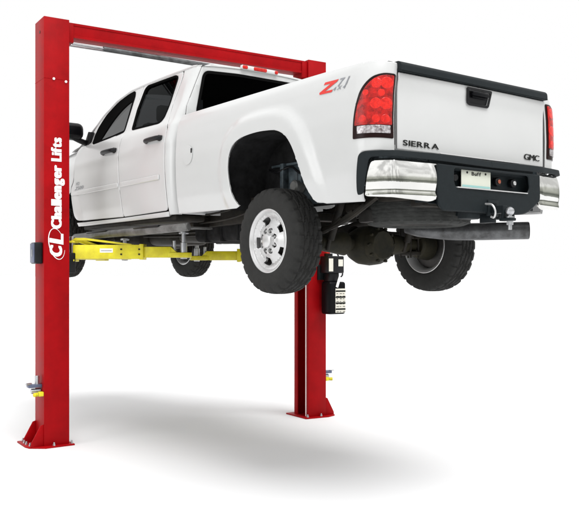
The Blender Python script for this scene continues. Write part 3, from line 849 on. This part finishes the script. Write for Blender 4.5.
def rim_face(parent):
    # dished face with five rounded slots, R .225, hub centre dish
    Ro = .222
    circ = [(Ro*math.cos(2*PI*k/72), Ro*math.sin(2*PI*k/72)) for k in range(72)]
    holes = []
    for k in range(5):
        a0 = math.radians(69+72*k)
        r0, r1, da = .130, .184, math.radians(13.8)
        pts = []
        for i in range(7): a = a0-da+2*da*i/6; pts.append((r1*math.cos(a), r1*math.sin(a)))
        for i in range(7): a = a0+da*.86-2*da*.86*i/6; pts.append((r0*math.cos(a), r0*math.sin(a)))
        holes.append(fillet(pts, [.020 if i in (0, 6, 7, 13) else 0 for i in range(14)], 4))
    hubc = [(.052*math.cos(2*PI*k/40), .052*math.sin(2*PI*k/40)) for k in range(40)]
    lugs = []
    for k in range(8):
        a = 2*PI*(k+.5)/8; c = (.0825*math.cos(a), .0825*math.sin(a))
        er = Vector((math.cos(a), math.sin(a))); et = Vector((-er.y, er.x)); lugs.append([tuple(Vector(c)+er*.023*math.cos(2*PI*j/18)+et*.0235*math.sin(2*PI*j/18)) for j in range(18)])
    def mp(x, z):
        r = math.hypot(x, z)
        y = -.026+.006*sstep(.222, .20, r)-.030*sstep(.200, .165, r)*(1-sstep(.165, .12, r)*.6)+.022*(1-sstep(.085, .125, r))
        a = math.atan2(z, x)
        for k in range(5):
            d = math.atan2(math.sin(a-math.radians(69+72*k)), math.cos(a-math.radians(69+72*k)))
            y -= .009*math.exp(-(d/.33)**2)*math.exp(-((r-.16)/.045)**2)
        return (x, y, z)
    return panel_bm(circ, holes+[hubc]+lugs, mp, (0, 1, 0), cell=.014, thick=.022, chamf=.002)
def build_wheel(parent):
    bm = B()  # barrel, brake rotor, hub
    lathe(bm, [(.05, -.10), (.17, -.10), (.175, -.105), (.175, -.135), (.06, -.14)], 40)
    lathe(bm, [(0, -.046), (.118, -.046), (.118, -.075), (.12, -.09), (0, -.10)], 40)
    lathe(bm, [(0, -.14), (.12, -.15), (.185, -.155), (.19, -.165), (.12, -.175), (0, -.18)], 40)
    w = finish(bm, 'wheel', 'alloy_dark', parent)
    bm = B(); addto(bm, tyre_bm()); finish(bm, 'tyre', 'rubber', w, ang=30)
    bm = B(); addto(bm, rim_face(w))
    lathe(bm, [(.243, -.008), (.247, -.012), (.243, -.018), (.226, -.024), (.216, -.045), (.206, -.09), (.20, -.15), (.207, -.20), (.228, -.228), (.243, -.238), (.238, -.24), (.222, -.232), (.200, -.20), (.194, -.15), (.20, -.09), (.208, -.045), (.214, -.030), (.224, -.014), (.236, -.006)], 72, closed=True)
    finish(bm, 'rim', 'alloy', w, ang=30)
    bm = B()
    lathe(bm, [(.056, -.045), (.056, -.010), (.050, .004), (.036, .010), (0, .012)], 32)
    for k in range(8):
        a = 2*PI*(k+.5)/8; c = (.0825*math.cos(a), .0825*math.sin(a)); cyl(bm, (c[0], -.05, c[1]), (c[0], -.022, c[1]), .0115, .009, n=6)
    finish(bm, 'hub_cap', 'alloy', w)
    return w
w1 = build_wheel(truck)
w1.location = (0, .965, AZ); w1.rotation_euler = (0, 0, 0)
for loc, rz in (((0, -.965, AZ), PI), ((4.22, .965, FZ), 0), ((4.22, -.965, FZ), PI)):
    w = copy_tree(w1, truck); w.location = loc; w.rotation_euler = (0, math.radians(23) if rz else math.radians(40), rz)

# spare under the bed
sp = B(); addto(sp, tyre_bm(.395, .19, 200, .0025)); spo = finish(sp, 'spare_tyre', 'rubber_old', truck, loc=(-.66, .02, .45), rot=(math.radians(-90), 0, 0))
bm = B(); lathe(bm, [(0, -.10), (.10, -.10), (.12, -.06), (.20, -.05), (.235, -.01), (.235, -.02), (.22, -.18), (.235, -.19)], 40); finish(bm, 'spare_rim', 'alloy_dark', spo)

# ================================================================== TWO-POST LIFT  (x across, y forward, z up; origin at the left post's outer rear foot)
LA = math.radians(32.34)
lift = empty('vehicle_lift', (-2.386, 8.09, 0), LA, 'red two-post vehicle lift with overhead beam and yellow swing arms, holding up the white pickup', 'vehicle lift')
H = 4.2; CW = .25; CD = .31; XR = 3.087
def col_bm(x0, inner):
    """channel post: open towards the truck. inner=+1 when the open side faces +x"""
    t = B(); th = .012
    xo = x0 if inner > 0 else x0+CW; xi = x0+CW if inner > 0 else x0
    # outline of the C section
    s = 1 if inner > 0 else -1
    pts = [(xo, 0), (xi, 0), (xi, .075), (xi-s*th, .075), (xi-s*th, th), (xo+s*th, th), (xo+s*th, CD-th), (xi-s*th, CD-th), (xi-s*th, CD-.075), (xi, CD-.075), (xi, CD), (xo, CD)]
    prism(t, pts, 2, .014, H, .003)
    return t
bm = col_bm(0, 1)
box(bm, .004, .246, .004, .306, H-.010, H-.002)
colL = finish(bm, 'column', 'red', lift, ang=30); colL['label'] = 'left red post with white lettering'
bm = col_bm(XR, -1)
box(bm, XR+.004, XR+.246, .004, .306, H-.010, H-.002)
colR = finish(bm, 'column', 'red', lift, ang=30); colR['label'] = 'right red post with hydraulic unit'
# extension joint line + bolts + cable hole (left post)
bm = B(); box(bm, -.0015, CW+.0015, -.0015, CD+.0015, 3.598, 3.602); finish(bm, 'column_joint', 'red', colL)
def bolt(p, q, r, par, m='steel', nm='bolt'):
    bm = B(); cyl(bm, p, q, r, n=6 if r > .011 else 12); finish(bm, nm, m, par)
bolt((.095, -.008, 3.60), (.095, .0, 3.60), .013, colL, 'white'); bolt((.215, -.008, 3.585), (.215, .0, 3.585), .013, colL, 'white')
bolt((-.003, .14, 4.075), (.0, .14, 4.075), .016, colL, 'black', 'cable_hole')
for zz in (4.10, 4.16): bolt((.262, .04, zz), (.25, .04, zz), .013, colL, 'white')
for zz in (4.06, 4.14): bolt((XR-.012, .05, zz), (XR, .05, zz), .013, colR, 'white')
# base plates with gussets
for par, xo, s in ((colL, 0, -1), (colR, XR+CW, 1)):
    bm = B(); xi = xo-s*CW
    P = [(xi-s*.045, -.035), (xo, -.06), (xo+s*.135, .03), (xo+s*.155, .10), (xo+s*.155, .40), (xo+s*.05, .40), (xi-s*.02, .40)] if s < 0 else [(xi-s*.06, -.04), (xo, -.06), (xo+s*.12, -.01), (xo+s*.155, .10), (xo+s*.155, .40), (xi-s*.06, .40)]
    prism(bm, P, 2, .0, .016, .003)
    for yy in (.012, CD-.024): prism(bm, [(xo, .016), (xo+s*.125, .016), (xo+s*.12, .05), (xo+s*.03, .215), (xo, .225)], 1, yy, yy+.012, .002)
    bp = finish(bm, 'base_plate', 'red', par)
    for (ax, ay) in ((xo+s*.115, .065), (xo+s*.125, .16), (xo+s*.125, .24), (xo+s*.11, .35), (xi-s*.02, -.012 if s < 0 else -.015), (xo-s*.09, -.03)):
        bm = B(); cyl(bm, (ax, ay, .014), (ax, ay, .034), .014, n=6); cyl(bm, (ax, ay, .03), (ax, ay, .05), .008, n=10); finish(bm, 'anchor_bolt', 'steel', bp)
# overhead beam
bm = B()
prism(bm, fillet([(.035, 4.04), (.20, 4.04), (.20, 4.185), (.035, 4.185)], .006, 3), 0, .252, XR-.004, 0)
for zz in (4.172, 4.052):
    box(bm, .252, XR-.004, .030, .036, zz-.012, zz+.012)
beam = finish(bm, 'overhead_beam', 'red', lift)
for xa, xb in ((XR-.075, XR-.002), (.252, .30)):
    bm = B(); box(bm, xa, xb, .02, .22, 3.985, 4.175, .004); finish(bm, 'beam_bracket', 'red', beam)
bm = B(); tube(bm, [(.30, .06, 3.985), (XR-.08, .06, 3.955)], .011, 10, smooth=1); sb = finish(bm, 'shutoff_bar', 'steel', lift)
bm = B(); tube(bm, [(.62, .06, 3.982), (2.36, .06, 3.962)], .026, 14, smooth=1); finish(bm, 'foam_sleeve', 'steel_dull', sb)
bm = B(); tube(bm, [(.30, .16, 3.99), (1.6, .16, 3.985), (XR-.05, .16, 3.99)], .008, 8, smooth=1); finish(bm, 'sync_cable', 'steel', lift)
# carriages and hydraulic rams inside the posts
for xa, s, par in ((CW, 1, colL), (XR, -1, colR)):
    bm = B(); cyl(bm, (xa-s*.06, .10, .03), (xa-s*.06, .10, 1.75), .019, n=18); finish(bm, 'hydraulic_ram', 'steel' if s < 0 else 'steel_dull', par)
    bm = B(); box(bm, xa-s*.06-.05, xa-s*.06+.05, .09, .22, 1.60, 2.35, .006)
    box(bm, min(xa-s*.02, xa+s*.07), max(xa-s*.02, xa+s*.07), .02, .29, 1.70, 1.90, .008)
    finish(bm, 'carriage', 'black' if s > 0 else 'black', lift)
# cable running up the right post
bm = B(); tube(bm, [(XR-.006, .045, .02), (XR-.006, .045, 3.9)], .006, 8, smooth=1); finish(bm, 'lift_cable', 'white', colR)

def T2L(p):  # truck-local to lift-local
    wx = truck.location.x+p[0]*math.cos(YAW)-p[1]*math.sin(YAW); wy = truck.location.y+p[0]*math.sin(YAW)+p[1]*math.cos(YAW)
    dx, dy = wx+2.386, wy-8.09
    return (dx*math.cos(LA)+dy*math.sin(LA), -dx*math.sin(LA)+dy*math.cos(LA), p[2]+truck.location.z)
FB = {}
def swing_arm(px, py, tgt, label, ztop, sleeve=.55):
    """tgt lift-local pad position"""
    d = Vector((tgt[0]-px, tgt[1]-py, 0)); L = d.length; ang = math.atan2(d.y, d.x)
    za = 1.915
    bm = B()   # local frame: x along the arm
    l1 = L*sleeve
    box(bm, -.02, l1, -.065, .065, -.075, .065, .006); 
    box(bm, l1-.02, l1+.02, -.072, .072, -.082, .072, .004)
    # upper truss bar
    prism(bm, [(-.05, .10), (.0, .135), (.10, .135), (l1*.85, .072), (l1*.85, .056), (.10, .112), (.0, .112)], 1, -.05, -.03)
    prism(bm, [(-.05, .10), (.0, .135), (.10, .135), (l1*.85, .072), (l1*.85, .056), (.10, .112), (.0, .112)], 1, .03, .05)
    box(bm, -.09, .0, -.08, .08, .085, .105, .004); box(bm, -.09, .0, -.08, .08, -.10, -.08, .004)
    a = finish(bm, 'swing_arm', 'yellow', lift, loc=(px, py, za), rot=(0, 0, ang)); a['label'] = label
    bm = B(); box(bm, l1, L-.12, -.05, .05, -.062, .045, .004)
    prism(bm, fillet([(L-.16, -.05), (L-.02, -.065), (L+.06, -.05), (L+.085, 0), (L+.06, .05), (L-.02, .065), (L-.16, .05)], .02), 2, -.062, -.012, .004)
    prism(bm, [(L-.125, -.012), (L-.125, .045), (L-.06, -.012)], 1, -.045, .045)
    finish(bm, 'arm_extension', 'yellow', a)
    for xk, yk in ((l1*.70, -.0735), (l1*.97, -.078)):
        for k in range(2):
            bm = B(); cyl(bm, (xk, yk, -.03+.05*k), (xk, yk+.01, -.03+.05*k), .009, n=10); finish(bm, 'arm_bolt', 'black', a)
    bm = B(); cyl(bm, (-.045, 0, -.13), (-.045, 0, .15), .028, n=16, bev=.004); finish(bm, 'pivot_pin', 'steel', a)
    bm = B(); ph = ztop-za
    cyl(bm, (L, 0, -.075), (L, 0, ph*.45), .034, n=20, bev=.004); cyl(bm, (L, 0, ph*.4), (L, 0, ph-.02), .024, n=20)
    cyl(bm, (L, 0, ph-.022), (L, 0, ph), .05, n=20, bev=.004)
    cyl(bm, (L-.095, 0, -.02), (L-.095, 0, ph*.55), .017, n=14, bev=.003)
    finish(bm, 'lift_pad', 'steel', a)
    bm = B()
    tt = text_bm('CL', .05, .003) 
    return a, bm, tt, l1
zt = truck.location.z
def fin_arm(r, lab=True):
    a, bm, tt, l1 = r
    tt.free()
    if lab:
        box(bm, l1*.38, l1*.38+.13, -.0675, -.0655, -.012, .028)
        o = finish(bm, 'arm_label', 'white', a, smooth=False)
        b2 = B(); box(b2, l1*.38+.01, l1*.38+.12, -.0682, -.0677, .003, .008)
        finish(b2, 'label_print', 'ink', o)
    else: bm.free()
p = T2L((2.13, .46, .505)); fin_arm(swing_arm(CW+.10, .08, p, 'left rear yellow arm reaching under the cab', p[2], .62))
p = T2L((3.45, .46, .485)); fin_arm(swing_arm(CW+.10, .24, p, 'left front yellow arm', p[2]), False)
p = T2L((3.43, -.46, .485)); fin_arm(swing_arm(XR-.10, .24, p, 'right front yellow arm', p[2]), False)
p = T2L((1.25, -.46, .50)); fin_arm(swing_arm(XR-.10, .08, p, 'right rear yellow arm', p[2]), False)

# lettering on the left post, reading upwards
bm = B()
def up(x0, z0): return lambda tx, ty: (x0-ty, -.0022, z0+tx)
text_on(bm, 'Challenger', .140, up(.168, 2.140), bold=.003, width=.61, heavy=.0075, gap=.13)
text_on(bm, 'Lifts', .140, up(.168, 2.800), bold=.003, width=.220, heavy=.0075, gap=.14)
text_on(bm, 'C', .165, up(.172, 1.868), bold=.004, shear=.15, width=.100, heavy=.007)
text_on(bm, 'L', .190, up(.186, 1.985), bold=.004, shear=.15, width=.095, heavy=.007)
# swoosh ring round the CL mark
tr_ = bmesh.new(); N = 40; ra = []
for k in range(N+1):
    a = math.radians(-150+300*k/N+90); w = .003+.006*math.sin(PI*k/N)
    c = Vector((math.cos(a)*.150, math.sin(a)*.072)); c2 = Vector((math.cos(a)*(.150+w), math.sin(a)*(.072+w)))
    rot = math.radians(12)
    def rt(v): return (v.x*math.cos(rot)-v.y*math.sin(rot), v.x*math.sin(rot)+v.y*math.cos(rot))
    q = [rt(c), rt(c2)]
    ra.append([tr_.verts.new((.125-y, -.0026, 1.985+x)) for x, y in q])
for a, b in zip(ra, ra[1:]): tr_.faces.new([a[0], a[1], b[1], b[0]])
addto(bm, tr_)
finish(bm, 'lettering', 'white', colL, smooth=False)
# dark switch box on the outer face of the left post
bm = B(); box(bm, -.075, -.001, .03, .20, 1.79, 2.00, .012); cb = finish(bm, 'switch_box', 'black', colL)
bm = B(); box(bm, -.083, -.076, .05, .19, 1.80, 1.99, .003); finish(bm, 'box_cover', 'bluegrey', cb)
bm = B(); box(bm, -.086, -.083, .10, .14, 1.86, 1.93, .002); finish(bm, 'switch', 'grey', cb)
# lock release on the left post (outer side)
def lock(par, xo, s, z):
    bm = B(); box(bm, min(xo, xo+s*.13), max(xo, xo+s*.13), .06, .15, z-.02, z+.012, .004)
    lo = finish(bm, 'lock_release', 'bluegrey', par)
    bm = B(); cyl(bm, (xo+s*.04, .10, z-.02), (xo+s*.04, .10, z+.095), .022, n=18, bev=.003); cyl(bm, (xo+s*.005, .10, z-.055), (xo+s*.10, .10, z-.055), .026, n=18, bev=.004)
    cyl(bm, (xo+s*.10, .08, z+.02), (xo+s*.155, .06, z+.02), .012, n=12); finish(bm, 'solenoid', 'steel', lo)
    bm = B(); box(bm, min(xo, xo+s*.05), max(xo, xo+s*.05), .00, .05, z-.10, z-.055, .008); cyl(bm, (xo+s*.06, .02, z-.08), (xo+s*.095, .0, z-.08), .020, n=14, bev=.003); finish(bm, 'yellow_fitting', 'yellow', lo)
    return lo
lock(colL, 0, -1, .60); lock(colR, XR+CW, 1, .52)

# power unit on the right post
bm = B(); px = XR+CW-.01
box(bm, px-.12, px+.16, -.03, .0, 1.62, 1.80, .004)
pu = finish(bm, 'power_unit', 'pad', lift)
bm = B(); box(bm, px-.10, px+.13, -.20, -.03, 1.70, 1.90, .012); box(bm, px-.06, px+.08, -.17, -.05, 1.60, 1.71, .01)
cyl(bm, (px-.04, -.12, 1.88), (px-.04, -.12, 1.93), .05, n=18); finish(bm, 'motor', 'black', pu)
bm = B(); cyl(bm, (px-.055, -.13, 1.90), (px-.055, -.13, 1.985), .028, n=16, bev=.006); finish(bm, 'filler_cap', 'decal_red', pu)
bm = B(); box(bm, px-.09, px-.03, -.204, -.201, 1.72, 1.87); finish(bm, 'motor_label', 'label', pu)
bm = B(); box(bm, px+.045, px+.11, -.204, -.201, 1.78, 1.86); finish(bm, 'motor_label', 'label', pu)
bm = B(); box(bm, px-.095, px+.145, -.22, -.04, 1.22, 1.60, .03, seg=4); rs = finish(bm, 'oil_reservoir', 'blackgloss', pu)
bm = B()
box(bm, px-.01, px+.135, -.2225, -.2205, 1.24, 1.52); finish(bm, 'reservoir_label', 'label', rs)
bm = B()
for k in range(4): box(bm, px-.008, px+.133, -.2245, -.2228, 1.272+k*.070, 1.290+k*.070)
for k in range(9):
    for j in range(3): box(bm, px+.004+j*.045, px+.036+j*.045-.01*((k+j) % 2), -.2245, -.2228, 1.248+k*.030, 1.254+k*.030)
finish(bm, 'label_print', 'ink', rs)
bm = B(); box(bm, px+.01, px+.045, -.232, -.226, 1.53, 1.66, .002, mtx=Matrix.Translation((px+.03, -.2, 1.6)) @ Matrix.Rotation(.35, 4, 'Y') @ Matrix.Translation((-px-.03, .2, -1.6))); finish(bm, 'hang_tag', 'white', pu)
bm = B(); tube(bm, [(px+.09, -.12, 1.63), (px+.18, -.10, 1.70), (px+.13, -.05, 1.95), (px-.02, .02, 2.2), (px, .02, 3.8)], .009, 8)
tube(bm, [(px-.05, -.14, 1.93), (px-.10, -.10, 2.1), (px-.02, -.02, 2.4)], .008, 8); finish(bm, 'hydraulic_hose', 'black', pu)

# ================================================================== LIGHT, WORLD, CAMERA
w = bpy.data.worlds.new('World'); S.world = w; w.use_nodes = True
nt = w.node_tree; bg = nt.nodes['Background']; bg.inputs[1].default_value = 1.0
# white studio backdrop ahead; out-of-view dark bands and bright top invented for reflections
tc = nt.nodes.new('ShaderNodeTexCoord'); sp_ = nt.nodes.new('ShaderNodeSeparateXYZ'); nt.links.new(tc.outputs['Generated'], sp_.inputs[0])
ramp = nt.nodes.new('ShaderNodeValToRGB'); nt.links.new(sp_.outputs['Z'], ramp.inputs[0]); cr = ramp.color_ramp
for p_, c_ in ((0.0, (.30, .31, .28)), (.05, (.13, .14, .12)), (.085, (.42, .43, .38)), (.16, (.62, .63, .58)), (.20, (1.0, 1.0, .98)), (.45, (1.15, 1.15, 1.15))):
    e = cr.elements.new(p_); e.color = (*c_, 1)
cr.elements.remove(cr.elements[0]); cr.elements.remove(cr.elements[-1])
no = nt.nodes.new('ShaderNodeTexNoise'); no.inputs['Scale'].default_value = 5; no.inputs['Detail'].default_value = 3
mp_ = nt.nodes.new('ShaderNodeMapping'); mp_.inputs['Scale'].default_value = (1.2, 1.2, .5); nt.links.new(tc.outputs['Generated'], mp_.inputs[0]); nt.links.new(mp_.outputs[0], no.inputs['Vector'])
nr = nt.nodes.new('ShaderNodeMapRange'); nr.inputs[1].default_value = .42; nr.inputs[2].default_value = .58; nr.inputs[3].default_value = .75; nr.inputs[4].default_value = 1.25; nt.links.new(no.outputs['Fac'], nr.inputs[0])
ml = nt.nodes.new('ShaderNodeMix'); ml.data_type = 'RGBA'; ml.blend_type = 'MULTIPLY'; ml.inputs[0].default_value = 1; nt.links.new(ramp.outputs[0], ml.inputs[6]); nt.links.new(nr.outputs[0], ml.inputs[7])
mk = nt.nodes.new('ShaderNodeMapRange'); mk.interpolation_type = 'SMOOTHSTEP'; mk.inputs[1].default_value = .55; mk.inputs[2].default_value = .80; nt.links.new(sp_.outputs['Y'], mk.inputs[0])
mx = nt.nodes.new('ShaderNodeMix'); mx.data_type = 'RGBA'; nt.links.new(mk.outputs[0], mx.inputs[0]); nt.links.new(ml.outputs[2], mx.inputs[6]); mx.inputs[7].default_value = (1, 1, 1, 1)
nt.links.new(mx.outputs[2], bg.inputs[0])
def lamp(name, typ, e, size, loc, tgt, col=(1, 1, 1), sy=None):
    l = bpy.data.lights.new(name, typ); l.energy = e; l.color = col
    if typ == 'AREA': l.shape = 'RECTANGLE'; l.size = size; l.size_y = sy or size
    else: l.angle = math.radians(size)
    o = bpy.data.objects.new(name, l); C.objects.link(o); o.location = loc
    o.rotation_euler = (Vector(tgt)-Vector(loc)).to_track_quat('-Z', 'Y').to_euler(); return o
lamp('overhead_light', 'SUN', 2.9, 38, (2.1, 5.5, 9), (0, 8.6, 2))
lamp('left_softbox', 'AREA', 150, 5, (-8.5, 1.5, 4.2), (-.8, 8.5, 2.2), sy=4)

cam = bpy.data.cameras.new('camera'); co = bpy.data.objects.new('camera', cam); C.objects.link(co)
co.location = (0, 0, CAMZ); co.rotation_euler = (PI/2, 0, 0)
cam.sensor_width = 36; cam.lens = 832.4/579*36; cam.shift_y = 8.5/579; cam.clip_end = 2000
S.camera = co
S.view_settings.view_transform = 'Standard'; S.view_settings.look = 'None'; S.view_settings.exposure = 0; S.view_settings.gamma = 1
S.render.engine = 'CYCLES'
S.cycles.max_bounces = 8; S.cycles.transparent_max_bounces = 12
